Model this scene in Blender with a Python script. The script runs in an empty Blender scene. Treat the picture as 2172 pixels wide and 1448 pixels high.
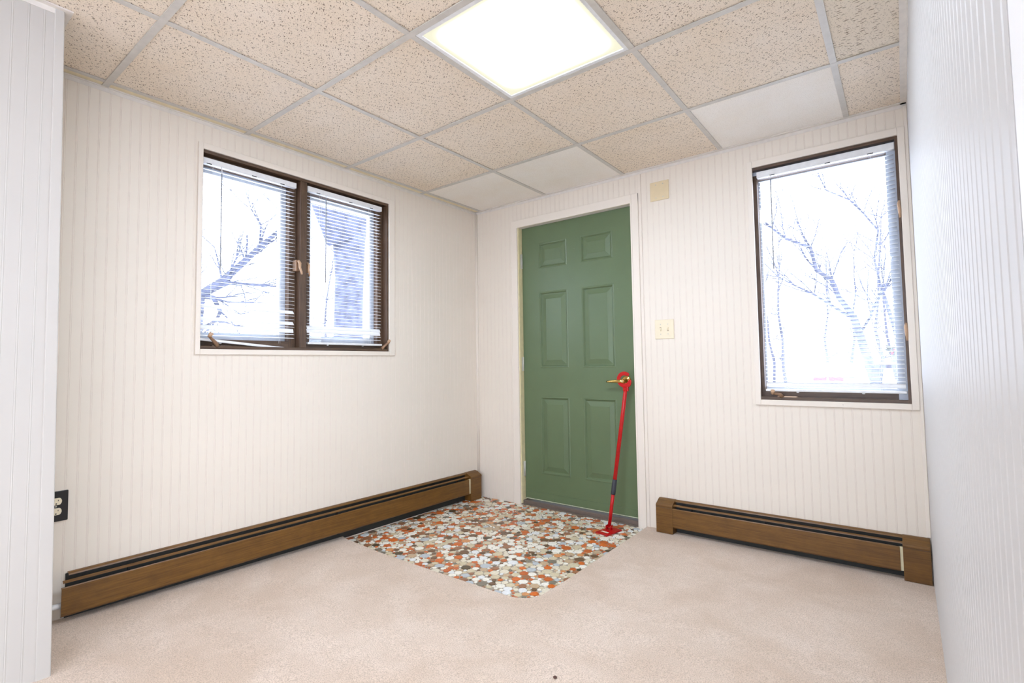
import bpy, math, random
import numpy as np
from mathutils import Matrix, Vector
random.seed(7)
S = bpy.context.scene
C = S.collection

# ------------------------------------------------------------------ camera
YAW, PITCH, ROLL = 0.6639, 0.0533, -0.0136
f_ = Vector((-math.sin(YAW)*math.cos(PITCH), math.cos(YAW)*math.cos(PITCH), math.sin(PITCH)))
r_ = Vector((math.cos(YAW), math.sin(YAW), 0)); u_ = r_.cross(f_)
r2 = r_*math.cos(ROLL)+u_*math.sin(ROLL); u2 = -r_*math.sin(ROLL)+u_*math.cos(ROLL)
cd = bpy.data.cameras.new('camera'); cam = bpy.data.objects.new('camera', cd); C.objects.link(cam)
cam.matrix_world = Matrix(((r2.x, u2.x, -f_.x, 2.6758), (r2.y, u2.y, -f_.y, -3.0675), (r2.z, u2.z, -f_.z, 1.0314), (0, 0, 0, 1)))
cd.sensor_width = 36; cd.lens = 1080.38/2172*36
cd.shift_x = 16.13/2172; cd.shift_y = -10.22/2172
cd.clip_start = 0.02; cd.clip_end = 300
S.camera = cam

# ------------------------------------------------------------------ world, exposure
SKY = 6.5
PANEL = 42.0
w = bpy.data.worlds.new('overcast_sky'); S.world = w; w.use_nodes = True
bg = w.node_tree.nodes['Background']; bg.inputs[0].default_value = (0.83, 0.95, 1.17, 1); bg.inputs[1].default_value = SKY
S.view_settings.view_transform = 'Standard'; S.view_settings.look = 'None'
S.view_settings.exposure = 0.17; S.view_settings.gamma = 1.0; S.view_settings.use_curve_mapping = False

XEP = 4.80
def portal(name, loc, rot, sx, sy):
    l = bpy.data.lights.new(name, 'AREA'); l.shape = 'RECTANGLE'; l.size = sx; l.size_y = sy
    l.cycles.is_portal = True
    o = bpy.data.objects.new(name, l); o.location = loc; o.rotation_euler = rot; C.objects.link(o)
portal('window_portal', (-0.14, -1.465, 1.617), (math.radians(90), 0, math.radians(-90)), 1.2, 1.02)
portal('window_portal', (2.375, 0.14, 1.46), (math.radians(90), 0, math.radians(180)), 0.7, 1.35)
portal('window_portal', (XEP, -4.4, 1.11), (math.radians(90), 0, math.radians(90)), 2.9, 2.05)  # guides daylight through the added side window
portal('window_portal', (2.6, -6.2, 1.11), (math.radians(90), 0, 0), 3.9, 2.05)  # guides daylight through the added rear window

# ------------------------------------------------------------------ helpers
def lin(c):
    return tuple(((v/255)/12.92 if v/255 <= .04045 else ((v/255+.055)/1.055)**2.4) for v in c)

class NT:
    def __init__(s, name):
        s.m = bpy.data.materials.new(name); s.m.use_nodes = True
        s.t = s.m.node_tree; s.b = s.t.nodes['Principled BSDF']
        s.out = s.t.nodes['Material Output']
    def n(s, typ, **kw):
        nd = s.t.nodes.new(typ)
        for k, v in kw.items():
            if k.startswith('i_'):
                nd.inputs[k[2:].replace('_', ' ')].default_value = v
            else:
                setattr(nd, k, v)
        return nd
    def l(s, a, b): s.t.links.new(a, b)
    def mix(s, fac, a, b, blend='MIX'):
        nd = s.t.nodes.new('ShaderNodeMix'); nd.data_type = 'RGBA'; nd.blend_type = blend
        for sock, v in ((nd.inputs[0], fac), (nd.inputs[6], a), (nd.inputs[7], b)):
            if hasattr(v, 'node'): s.l(v, sock)
            elif isinstance(v, (int, float)): sock.default_value = v
            else: sock.default_value = (*v[:3], 1)
        return nd.outputs[2]
    def ramp(s, fac, stops):
        nd = s.t.nodes.new('ShaderNodeValToRGB'); s.l(fac, nd.inputs[0])
        cr = nd.color_ramp
        while len(cr.elements) < len(stops): cr.elements.new(.5)
        for e, (p, c) in zip(cr.elements, stops):
            e.position = p; e.color = (c, c, c, 1) if isinstance(c, (int, float)) else (*c, 1)
        return nd.outputs[0]
    def math(s, op, a, b=None):
        nd = s.t.nodes.new('ShaderNodeMath'); nd.operation = op
        for i, v in enumerate((a, b)):
            if v is None: continue
            if hasattr(v, 'node'): s.l(v, nd.inputs[i])
            else: nd.inputs[i].default_value = v
        return nd.outputs[0]
    def coord(s, kind='Object', scale=(1, 1, 1), rot=(0, 0, 0), rnd=False):
        tc = s.n('ShaderNodeTexCoord'); o = tc.outputs[kind]
        if rnd:
            oi = s.n('ShaderNodeObjectInfo'); va = s.n('ShaderNodeVectorMath', operation='ADD')
            mu = s.math('MULTIPLY', oi.outputs['Random'], 37.0)
            cb = s.n('ShaderNodeCombineXYZ'); s.l(mu, cb.inputs[0]); s.l(mu, cb.inputs[1])
            s.l(o, va.inputs[0]); s.l(cb.outputs[0], va.inputs[1]); o = va.outputs[0]
        mp = s.n('ShaderNodeMapping'); mp.inputs['Scale'].default_value = scale; mp.inputs['Rotation'].default_value = rot
        s.l(o, mp.inputs[0]); return mp.outputs[0]
    def noise(s, vec, scale, detail=3, rough=.55, dist=0):
        nd = s.n('ShaderNodeTexNoise'); s.l(vec, nd.inputs['Vector'])
        nd.inputs['Scale'].default_value = scale; nd.inputs['Detail'].default_value = detail
        nd.inputs['Roughness'].default_value = rough; nd.inputs['Distortion'].default_value = dist
        return nd.outputs[0]
    def bump(s, h, strength=.3, dist=.001):
        nd = s.n('ShaderNodeBump'); s.l(h, nd.inputs['Height']); nd.inputs['Strength'].default_value = strength
        nd.inputs['Distance'].default_value = dist; s.l(nd.outputs[0], s.b.inputs['Normal'])
    def base(s, v):
        if hasattr(v, 'node'): s.l(v, s.b.inputs['Base Color'])
        else: s.b.inputs['Base Color'].default_value = (*v, 1)
    def rough(s, v): s.b.inputs['Roughness'].default_value = v

def simple(name, rgb, rough=.5, metal=0, var=.06, scale=30, spec=.5):
    m = NT(name); c = lin(rgb)
    v = m.coord(rnd=True)
    nz = m.noise(v, scale, 3)
    m.base(m.mix(m.ramp(nz, [(.3, 0), (.7, 1)]), tuple(x*(1-var) for x in c), tuple(min(1, x*(1+var)) for x in c)))
    m.rough(rough); m.b.inputs['Metallic'].default_value = metal
    m.b.inputs['Specular IOR Level'].default_value = spec
    return m.m

class MB:
    """collects shapes, then links them as one mesh object"""
    def __init__(s): s.v = []; s.f = []; s.mi = []; s.sm = []
    def add(s, vs, fs, mi=0, sm=False):
        o = len(s.v); s.v += [tuple(p) for p in vs]
        for f in fs: s.f.append([i+o for i in f]); s.mi.append(mi); s.sm.append(sm)
        return s
    def box(s, x0, x1, y0, y1, z0, z1, mi=0):
        vs = [(x, y, z) for z in (z0, z1) for y in (y0, y1) for x in (x0, x1)]
        return s.add(vs, [(0, 2, 3, 1), (4, 5, 7, 6), (0, 1, 5, 4), (2, 6, 7, 3), (0, 4, 6, 2), (1, 3, 7, 5)], mi)
    def prism(s, poly, a, b, axis='z', mi=0, sm=False):
        """poly (counter-clockwise 2D) extruded along an axis from a to b"""
        n = len(poly)
        def P(p, t):
            return {'z': (p[0], p[1], t), 'x': (t, p[0], p[1]), 'y': (p[1], t, p[0])}[axis]
        vs = [P(p, a) for p in poly]+[P(p, b) for p in poly]
        s.add(vs, [list(range(n))[::-1], list(range(n, 2*n))], mi)
        o = len(s.v)-2*n
        for i in range(n):
            j = (i+1) % n; s.f.append([o+i, o+j, o+n+j, o+n+i]); s.mi.append(mi); s.sm.append(sm)
        return s
    def tube(s, pts, r, n=8, mi=0, cap=True):
        pts = [Vector(p) for p in pts]; m = len(pts)
        rs = r if isinstance(r, (list, tuple)) else [r]*m
        o = len(s.v); up = None
        for i, p in enumerate(pts):
            d = (pts[min(i+1, m-1)]-pts[max(i-1, 0)]).normalized()
            if up is None: up = Vector((0, 0, 1)) if abs(d.z) < .9 else Vector((1, 0, 0))
            a = d.cross(up).normalized(); b = a.cross(d).normalized(); up = b
            for k in range(n):
                t = 2*math.pi*k/n; s.v.append(tuple(p+(a*math.cos(t)+b*math.sin(t))*rs[i]))
        for i in range(m-1):
            for k in range(n):
                j = (k+1) % n
                s.f.append([o+i*n+k, o+i*n+j, o+(i+1)*n+j, o+(i+1)*n+k]); s.mi.append(mi); s.sm.append(True)
        if cap:
            s.f.append([o+k for k in range(n)][::-1]); s.mi.append(mi); s.sm.append(False)
            s.f.append([o+(m-1)*n+k for k in range(n)]); s.mi.append(mi); s.sm.append(False)
        return s
    def lathe(s, prof, c, axis='y', n=20, mi=0):
        """prof = [(radius, t)] turned about an axis through c"""
        o = len(s.v)
        for r, t in prof:
            for k in range(n):
                a = 2*math.pi*k/n; x, y = r*math.cos(a), r*math.sin(a)
                s.v.append({'y': (c[0]+x, c[1]+t, c[2]+y), 'z': (c[0]+x, c[1]+y, c[2]+t), 'x': (c[0]+t, c[1]+x, c[2]+y)}[axis])
        for i in range(len(prof)-1):
            for k in range(n):
                j = (k+1) % n; s.f.append([o+i*n+k, o+i*n+j, o+(i+1)*n+j, o+(i+1)*n+k]); s.mi.append(mi); s.sm.append(True)
        for i in (0, len(prof)-1):
            s.f.append([o+i*n+k for k in range(n)]); s.mi.append(mi); s.sm.append(False)
        return s
    def mesh(s, name, mats):
        me = bpy.data.meshes.new(name); me.from_pydata(s.v, [], s.f)
        for m in (mats if isinstance(mats, (list, tuple)) else [mats]): me.materials.append(m)
        me.polygons.foreach_set('material_index', s.mi); me.polygons.foreach_set('use_smooth', s.sm)
        me.update(); return me
    def build(s, name, mats, parent=None, bevel=0, fix=True):
        me = s.mesh(name, mats)
        if fix:
            import bmesh
            bm = bmesh.new(); bm.from_mesh(me); bmesh.ops.recalc_face_normals(bm, faces=bm.faces); bm.to_mesh(me); bm.free()
        return link(name, me, parent, bevel)

def link(name, me, parent=None, bevel=0):
    o = bpy.data.objects.new(name, me); C.objects.link(o)
    if parent is not None: o.parent = parent
    if bevel:
        b = o.modifiers.new('edge', 'BEVEL'); b.width = bevel; b.segments = 2; b.limit_method = 'ANGLE'
    return o
def tag(o, label=None, cat=None, group=None, kind=None):
    for k, v in (('label', label), ('category', cat), ('group', group), ('kind', kind)):
        if v: o[k] = v
    return o
def empty(name, loc=(0, 0, 0), rot=(0, 0, 0)):
    o = bpy.data.objects.new(name, None); o.empty_display_size = .05; C.objects.link(o)
    o.location = loc; o.rotation_euler = rot; return o
def bx(name, m, parent, x0, x1, y0, y1, z0, z1, bevel=0):
    return MB().box(x0, x1, y0, y1, z0, z1).build(name, m, parent, bevel)
LEFT = (0, 0, math.radians(90))       # local x -> world y, local -y -> world +x
RIGHT = (0, 0, math.radians(-90))

# ------------------------------------------------------------------ materials
def mat_paint(name, rgb, rough=.5):
    m = NT(name); c = lin(rgb); v = m.coord('Object')
    n1 = m.noise(v, 2.2, 4); n2 = m.noise(v, 60, 2)
    col = m.mix(m.ramp(n1, [(.35, 0), (.7, 1)]), c, tuple(x*.965 for x in c))
    sp = m.noise(v, 38, 1)
    col = m.mix(m.ramp(sp, [(.80, 0), (.83, .35)]), col, lin((170, 160, 150)))
    m.base(col); m.rough(rough); m.b.inputs['Specular IOR Level'].default_value = .3; m.bump(n2, .08, .0006); return m.m
M = {}
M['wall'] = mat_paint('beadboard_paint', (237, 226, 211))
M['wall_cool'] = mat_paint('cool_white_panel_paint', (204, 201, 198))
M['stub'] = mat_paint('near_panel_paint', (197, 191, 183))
M['white'] = mat_paint('bright_white_paint', (246, 246, 246))
M['groove'] = simple('groove_line', (230, 216, 202), .6)
M['trim'] = mat_paint('trim_paint', (238, 227, 213), .40)
M['plaster'] = mat_paint('backing_board', (225, 218, 212), .7)
M['jamb'] = simple('cream_jamb_paint', (228, 214, 170), .45)
M['tee'] = simple('grid_metal', (206, 200, 191), .45)
M['angle'] = simple('wall_angle_metal', (228, 220, 210), .45)
M['white_metal'] = simple('white_enamel', (236, 236, 236), .35)
M['slat'] = simple('blind_slat_white', (240, 240, 240), .4, var=.01)
M['ivory'] = simple('ivory_plastic', (237, 223, 194), .35, var=.02)
M['old_ivory'] = simple('yellowed_ivory_plastic', (226, 206, 168), .35, var=.02)
M['black_plastic'] = simple('black_plastic', (24, 24, 26), .3)
M['wand'] = simple('clear_grey_wand', (168, 170, 176), .3)
M['black'] = simple('dark_interior', (18, 17, 16), .8)
M['dark_steel'] = simple('dark_steel', (46, 46, 42), .6)
M['fin'] = simple('aluminium_fin', (96, 102, 108), .4, .6)
M['chip'] = simple('worn_hinge_metal', (206, 203, 192), .4, .4)
M['brass'] = simple('polished_brass', (226, 188, 110), .14, 1.0, var=.02)
M['red'] = simple('red_enamel', (190, 16, 20), .22, var=.08)
M['grip'] = simple('black_rubber_grip', (52, 54, 62), .55)
M['rubber'] = simple('red_rubber_pad', (176, 58, 58), .6, var=.12, scale=80)
M['cream_strip'] = simple('cream_bracket', (222, 212, 176), .5)
M['pipe'] = simple('white_pipe_paint', (235, 233, 230), .35)
M['bronze'] = simple('bronze_hardware', (150, 118, 92), .35, .35)
M['pale_bronze'] = simple('pale_bronze_hardware', (196, 160, 128), .4, .2)
M['gray_frame'] = simple('grey_aluminium', (196, 202, 212), .4, .1)
M['threshold'] = simple('grey_threshold', (118, 104, 94), .5, .2)
M['jute'] = simple('carpet_backing', (168, 140, 110), .9)
M['snow'] = simple('snow', (240, 243, 248), .8, scale=2)
M['bark'] = simple('grey_bark', (76, 78, 94), .9, var=.5, scale=9)
M['bark_far'] = simple('far_grey_bark', (78, 78, 90), .9, var=.15, scale=6)
M['car'] = simple('white_car_paint', (240, 240, 240), .3)
M['car_glass'] = simple('car_window', (150, 160, 170), .1)
M['tail'] = simple('red_tail_lamp', (200, 40, 60), .3)
M['tyre'] = simple('tyre', (40, 40, 42), .8)
M['pot'] = simple('grey_green_pot', (86, 98, 88), .6)
M['flower'] = simple('dark_red_petals', (150, 24, 44), .6)
M['leaf'] = simple('grey_green_leaf', (84, 88, 84), .7)

def mat_wood(name, dark, light, sc=(1.2, 40, 40), rough=.42):
    m = NT(name); v = m.coord('Object', sc)
    n = m.noise(v, 5, 6, .65, .6); n2 = m.noise(m.coord('Object', (6, 6, 6)), 3, 3)
    col = m.mix(m.ramp(n, [(.32, 0), (.68, 1)]), lin(dark), lin(light))
    col = m.mix(m.ramp(n2, [(.45, 0), (.75, .4)]), col, tuple(x*.75 for x in lin(dark)))
    m.base(col); m.rough(rough); m.bump(n, .1, .0005); return m.m
M['heater'] = mat_wood('brown_woodgrain_enamel', (92, 59, 20), (126, 87, 34))
M['frame'] = mat_wood('dark_brown_window_wood', (70, 50, 36), (104, 80, 60), (40, 40, 1.6), .4)
M['frame_h'] = mat_wood('dark_brown_window_wood_rail', (70, 50, 36), (104, 80, 60), (1.6, 40, 40), .4)

def mat_green():
    m = NT('green_door_paint'); v = m.coord('Object', (3, 3, 3))
    c = lin((100, 117, 84)); n = m.noise(v, 2, 4)
    col = m.mix(m.ramp(n, [(.35, 0), (.7, 1)]), c, tuple(x*.93 for x in c))
    sp = m.noise(m.coord('Object', (1, 1, 1)), 120, 1)
    col = m.mix(m.ramp(sp, [(.79, 0), (.82, .6)]), col, lin((150, 170, 136)))
    m.base(col); m.rough(.36); m.bump(m.noise(m.coord('Object', (60, 60, 8)), 6, 3), .12, .0004)
    return m.m
M['green'] = mat_green()

def mat_glass():
    m = NT('window_glass'); t = m.n('ShaderNodeBsdfTransparent'); g = m.n('ShaderNodeBsdfGlossy'); g.inputs['Roughness'].default_value = .02
    mx = m.n('ShaderNodeMixShader'); mx.inputs[0].default_value = .05
    m.l(t.outputs[0], mx.inputs[1]); m.l(g.outputs[0], mx.inputs[2]); m.l(mx.outputs[0], m.out.inputs[0]); return m.m
M['glass'] = mat_glass()

def mat_carpet():
    m = NT('beige_carpet'); v = m.coord('Object')
    big = m.noise(v, 3.2, 4, .6, .4); mid = m.noise(v, 36, 3); fine = m.noise(v, 260, 3, .75)
    a, b = lin((222, 198, 176)), lin((240, 220, 202))
    col = m.mix(m.ramp(big, [(.36, 0), (.66, 1)]), a, b)
    col = m.mix(m.ramp(mid, [(.35, .0), (.7, .3)]), col, lin((218, 195, 172)))
    col = m.mix(m.ramp(fine, [(.38, .7), (.56, 0)]), col, lin((172, 148, 124)))
    m.base(col); m.rough(.95); m.b.inputs['Specular IOR Level'].default_value = .1
    m.b.inputs['Sheen Weight'].default_value = .25
    h = m.math('ADD', m.math('MULTIPLY', fine, 1.0), m.math('MULTIPLY', mid, .7))
    m.bump(h, .7, .004); return m.m
M['carpet'] = mat_carpet()

def mat_tile(name, rgb, kind):
    m = NT(name); c = lin(rgb)
    def layer(scale, rot, stretch, thr, gate):
        v = m.coord('Object', (1, 1, 1), (0, 0, rot), rnd=True)
        nz = m.n('ShaderNodeTexNoise'); m.l(v, nz.inputs['Vector']); nz.inputs['Scale'].default_value = 45; nz.inputs['Detail'].default_value = 2
        wv = m.n('ShaderNodeVectorMath', operation='MULTIPLY_ADD'); m.l(nz.outputs[1], wv.inputs[0]); wv.inputs[1].default_value = (.012,)*3; m.l(v, wv.inputs[2])
        mp = m.n('ShaderNodeMapping'); mp.inputs['Scale'].default_value = (scale/stretch, scale, scale); m.l(wv.outputs[0], mp.inputs[0])
        vo = m.n('ShaderNodeTexVoronoi'); vo.inputs['Scale'].default_value = 1; vo.voronoi_dimensions = '2D'; m.l(mp.outputs[0], vo.inputs['Vector'])
        pit = m.ramp(vo.outputs['Distance'], [(thr*.7, 1), (thr, 0)])
        sx = m.n('ShaderNodeSeparateColor'); m.l(vo.outputs['Color'], sx.inputs[0])
        return m.math('MULTIPLY', pit, m.math('GREATER_THAN', sx.outputs[0], gate))
    if kind == 'fissured':
        h = m.math('MAXIMUM', layer(115, .5, 3.4, .17, .6), layer(120, 2.2, 3.0, .16, .68))
        h = m.math('MAXIMUM', h, m.math('MULTIPLY', layer(190, 1.2, 1.3, .22, .5), .7))
        hole = lin((124, 102, 80)); st = .9
    elif kind == 'directional':
        h = m.math('MAXIMUM', layer(90, 0.0, 4.5, .17, .25), m.math('MULTIPLY', layer(200, .2, 2.2, .22, .4), .7))
        hole = lin((128, 106, 80)); st = .9
    else:
        h = m.math('MULTIPLY', layer(210, .8, 1.5, .22, .35), .45); hole = lin((150, 132, 112)); st = .6
    blot = m.noise(m.coord('Object', rnd=True), 4, 3)
    col = m.mix(m.ramp(blot, [(.35, 0), (.75, 1)]), c, tuple(x*y for x, y in zip(c, (.97, .94, .89))))
    col = m.mix(m.math('MULTIPLY', h, st), col, hole)
    m.base(col); m.rough(.9); m.bump(m.math('SUBTRACT', 1.0, h), .5, .002); return m.m
M['tile'] = mat_tile('fissured_ceiling_tile', (240, 226, 208), 'fissured')
M['tile_dir'] = mat_tile('streaked_ceiling_tile', (235, 223, 205), 'directional')
M['tile_new'] = mat_tile('smooth_ceiling_tile', (248, 242, 234), 'pinhole')
M['tile_edge'] = simple('cream_tile_strip', (234, 220, 188), .9)

def mat_diffuser():
    m = NT('fluorescent_diffuser'); tc = m.n('ShaderNodeTexCoord'); sx = m.n('ShaderNodeSeparateXYZ'); m.l(tc.outputs['Generated'], sx.inputs[0])
    # tubes sit mid-panel: the yellowed acrylic gives off less light close to its rim
    def edge(o):
        d = m.math('MINIMUM', o, m.math('SUBTRACT', 1.0, o)); return m.ramp(d, [(0.0, 0.0), (.15, 1.0)])
    e = m.math('MULTIPLY', edge(sx.outputs[0]), edge(sx.outputs[1]))
    st = m.math('ADD', m.math('MULTIPLY', m.math('POWER', e, 3.5), PANEL-.86), .86)
    em = m.n('ShaderNodeEmission'); m.l(st, em.inputs[1]); m.l(m.mix(m.math('POWER', e, 2.0), (1.0, .97, .74), (.80, .95, 1.16)), em.inputs[0])
    m.l(em.outputs[0], m.out.inputs[0]); return m.m
M['diffuser'] = mat_diffuser()

# ------------------------------------------------------------------ dimensions (metres)
W, H = 2.739, 2.2517
XS, YS = 0.47, -2.66                     # near left wall, its end
YR = -2.608                              # end of the right wall
XE, YB = 4.6, -6.0                       # rest of the room behind the camera
WL = (-2.04, -0.891, 1.123, 2.110)       # left window opening (y0,y1,z0,z1)
WR = (2.053, 2.697, 0.818, 2.105)        # tall window opening (x0,x1,z0,z1)
DO = (0.414, 1.33, 0.0, 2.0535)          # door opening
def carpet_z(y): return .016+max(0, min(-y, 2.66)-1.0)*.0205

def subtract(rects, h):
    out = []
    for (a, b, c, d) in rects:
        ha, hb, hc, hd = max(a, h[0]), min(b, h[1]), max(c, h[2]), min(d, h[3])
        if ha >= hb or hc >= hd: out.append((a, b, c, d)); continue
        if a < ha: out.append((a, ha, c, d))
        if hb < b: out.append((hb, b, c, d))
        if c < hc: out.append((ha, hb, c, hc))
        if hd < d: out.append((ha, hb, hd, d))
    return out

def wall(name, label, rot, loc, u0, u1, holes, thick=.12, z0=-.05, z1=H+.12, planks=None, rough=None, paint='wall', back='plaster'):
    rects = [(u0, u1, z0, z1)]
    for h in (rough or holes): rects = subtract(rects, h)
    mb = MB()
    for a, b, c, d in rects: mb.box(a, b, .004, thick, c, d)
    o = mb.build(name, M[back]); o.location = loc; o.rotation_euler = rot
    tag(o, label, 'wall', kind='structure')
    if planks:
        start, pitch, pu0, pu1, pz0, pz1 = planks
        prof = [(0, 0, 0), (pitch-.0090, 0, 0), (pitch-.0082, .0005, 1), (pitch-.0072, .0002, 1), (pitch-.0053, -.0005, 0), (pitch-.0034, .0002, 0), (pitch-.0024, .0005, 1), (pitch-.0016, 0, 1), (pitch, 0, 0)]
        k = 0; a = start
        while a < pu1-.001:
            rs = [(max(a, pu0), min(a+pitch, pu1), pz0, pz1)]
            if rs[0][1]-rs[0][0] > .0005:
                for h in holes: rs = subtract(rs, h)
                for (p, q, c, d) in rs:
                    pts = [(p-a, None, 0)]+[t for t in prof if p-a < t[0] < q-a]+[(q-a, None, 0)]
                    def dep(t):
                        for (t0, d0, _), (t1, d1, _m) in zip(prof, prof[1:]):
                            if t0 <= t <= t1+1e-9: return d0+(d1-d0)*(t-t0)/(t1-t0), _m
                        return 0, 0
                    P = [(t, *dep(t)) for t, *_ in pts]
                    if len(P) < 2: continue
                    pm = MB(); cu = (p+q)/2
                    vs = [(a+t-cu, y, z) for z in (c, d) for t, y, _ in P]+[(p-cu, .005, c), (q-cu, .005, c), (p-cu, .005, d), (q-cu, .005, d)]
                    n = len(P); L = 2*n
                    pm.v = vs
                    for i in range(n-1):
                        tm = dep((P[i][0]+P[i+1][0])/2)[1]
                        pm.f.append([i, i+1, n+i+1, n+i]); pm.mi.append(tm); pm.sm.append(False)
                    for f in ([L, 0, n, L+2], [n-1, L+1, L+3, 2*n-1], [*range(n)][::-1]+[L, L+1], [*range(n, 2*n)]+[L+3, L+2]):
                        pm.f.append(f); pm.mi.append(0); pm.sm.append(False)
                    po = pm.build('plank', [M[paint], M['groove'] if paint == 'wall' else M[paint]], o, fix=True); po.location = (cu, 0, 0)
            a += pitch
    return o

# ------------------------------------------------------------------ walls
wall('wall_left', 'white beadboard wall around the two-pane window with blinds', LEFT, (0, 0, 0), -2.80, 0.12, [WL], .13,
     planks=(-2.7083, .0376, -2.79, -.0, 0.0, H+.01), rough=[(-2.085, WL[1], WL[2], WL[3])])
wall('wall_back', 'white beadboard wall holding the green door and tall window', (0, 0, 0), (0, 0, 0), 0.0, W+.12, [WR, DO], .13,
     planks=(-.0012, .0380, 0.0, W, 0.0, H+.01), rough=[(2.012, WR[1], WR[2], WR[3]), DO])
wall('wall_right', 'white ribbed beadboard wall running along the right side', RIGHT, (W, 0, 0), 0.0, 2.6, [], .12,
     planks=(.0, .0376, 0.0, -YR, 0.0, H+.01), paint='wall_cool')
wall('wall_near_left', 'white beadboard wall jutting out at the near left', LEFT, (XS, 0, 0), YB, YS-.03, [], .12,
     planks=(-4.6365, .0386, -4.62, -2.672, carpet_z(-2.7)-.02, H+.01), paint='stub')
wall('wall_near_right', 'plain white return wall beside the camera at far right', (0, 0, math.radians(180)), (0, YR, 0), -XE-.1, -W, [], .1, back='white')
SW = (3.1, 5.6, .2, 2.08)  # opening of an added window, throws daylight across to the left wall
wall('wall_side', 'plain white side wall of the room behind', RIGHT, (XE, 0, 0), -YR-.1, -YB, [SW])
BW = (-3.9, -1.1, .4, 2.10)  # opening of an added window, sized for fill from the rear
wall('wall_front', 'plain white wall behind the camera with an added window opening', (0, 0, math.radians(180)), (0, YB, 0), -XE-.1, -XS+.1, [BW])
wall('wall_jog', 'white return at the end of the near left wall', (0, 0, math.radians(180)), (0, -2.685, 0), -XS+.004, .1, [], .1)
# flat end board of the near left wall, slightly out of plumb
eb = MB()
zt, zb = H+.01, carpet_z(-2.7)-.01
for (yt, yb_) in ((0, 0),):
    y0t, y1t, y0b, y1b = -2.688, -2.662, -2.680, -2.642
    x0, x1 = XS-.12, XS+.004
    eb.add([(x0, y0b, zb), (x1, y0b, zb), (x1, y1b, zb), (x0, y1b, zb), (x0, y0t, zt), (x1, y0t, zt), (x1, y1t, zt), (x0, y1t, zt)],
           [(0, 1, 2, 3), (4, 5, 6, 7), (0, 1, 5, 4), (1, 2, 6, 5), (2, 3, 7, 6), (3, 0, 4, 7)])
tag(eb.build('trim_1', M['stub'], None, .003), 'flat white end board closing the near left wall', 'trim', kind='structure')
t2 = MB().tube([(.004, -.004, .0), (.004, -.004, H-.012)], .012, 10); tag(t2.build('trim_2', M['trim']), 'white quarter-round strip in the corner left of the door', 'trim', kind='structure')
t3 = MB().box(W-.016, W, -.007, 0, .21, H-.012); tag(t3.build('trim_3', M['trim'], None, .003), 'narrow white strip in the corner right of the tall window', 'trim', kind='structure')
bx('chipped_hole', M['black'], None, -.0005, .0012, -2.578, -2.5625, .337, .373)
hole = bpy.data.objects['chipped_hole']; tag(hole, 'small dark chipped hole in the wall below the outlet', 'hole')

# ------------------------------------------------------------------ ceiling
slab = MB().box(-.1, XE+.1, YB-.1, .1, H+.10, H+.16).build('ceiling', M['plaster'])
tag(slab, 'suspended ceiling of square acoustic tiles in a metal grid', 'ceiling', kind='structure')
GX = [.058, .676, 1.288, 1.894, 2.500, 3.110, 3.720, 4.330]
GY = [-.604, -1.2255, -1.835, -2.437, -3.046, -3.656, -4.265, -4.875, -5.485]
xs = [0]+GX+[XE]; ys = [0]+GY+[YB]
lights = {(1.288, -1.2255): 'lit', (2.500, -4.265): 'rear'}  # the rear cell holds an added panel, out of view
new_tiles = {(.058, 0), (.676, 0), (1.894, 0)}
ZT = H+.003
def tile(poly, m, name='ceiling_tile'):
    cx = sum(p[0] for p in poly)/len(poly); cy = sum(p[1] for p in poly)/len(poly)
    o = MB().prism([(x-cx, y-cy) for x, y in poly], 0, .015).build(name, m, slab); o.location = (cx, cy, ZT+random.uniform(0, .0015)); return o
def rect(a, b, c, d): return [(a, c), (b, c), (b, d), (a, d)]
for i in range(len(xs)-1):
    for j in range(len(ys)-1):
        a, b, d, c = xs[i], xs[i+1], ys[j], ys[j+1]
        if (a, d) in lights: continue
        m = M['tile']
        if (a, d) in new_tiles: m = M['tile_new']
        if (a, d) == (2.500, -.604): m = M['tile_dir']
        if i == 0: m = M['tile_edge']
        if a >= 2.4 and b > W:                                   # column cut by the right wall
            if c >= YR: tile(rect(a, W, c, d), m)
            elif d > YR: tile(rect(a, W, YR, d), m); tile(rect(a, b, c, YR), M['tile'])
            else: tile(rect(a, b, c, d), m)
            if a > W: pass
            continue
        if a >= W:
            if d <= YR: tile(rect(a, b, c, d), m)
            elif c < YR: tile(rect(a, b, c, YR), m)
            continue
        if b <= XS:
            if d > YS: tile(rect(a, b, max(c, YS), d), m)
            continue
        if a < XS and c < YS:
            if d > YS: tile([(XS, c), (b, c), (b, d), (a, d), (a, YS), (XS, YS)], m)
            else: tile(rect(XS, b, c, d), m)
            continue
        tile(rect(a, b, c, d), m)
T = .0122
for x in GX:
    y0 = YB if x > XS else YS
    y1 = 0 if x < W else YR
    MB().box(x-T, x+T, y0, y1, H-.0006, H+.002).box(x-.001, x+.001, y0, y1, H+.002, H+.03).build('grid_tee', M['tee'], slab)
for y in GY:
    x0 = 0 if y > YS else XS
    x1 = W if y > YR else XE
    MB().box(x0, x1, y-T, y+T, H-.0012, H+.002).box(x0, x1, y-.001, y+.001, H+.002, H+.03).build('grid_tee', M['tee'], slab)
for (x0, x1, y0, y1) in ((0, .009, YS, 0), (0, W, -.020, 0), (W-.024, W, YR-.0, 0), (XS, XS+.02, YB, YS-.02), (XS-.11, XS+.02, YS-.02, YS+.018)):
    mb = MB().box(x0, x1, y0, y1, H-.002, H+.0026)
    if x1-x0 < .03: 
        xx = x0 if x0 < 1 else x1-.0016
        mb.box(xx, xx+.0016, y0, y1, H-.019, H)
    elif y1-y0 < .03: mb.box(x0, x1, y1-.0016, y1, H-.019, H)
    mb.build('wall_angle', M['angle'], slab)

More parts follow.
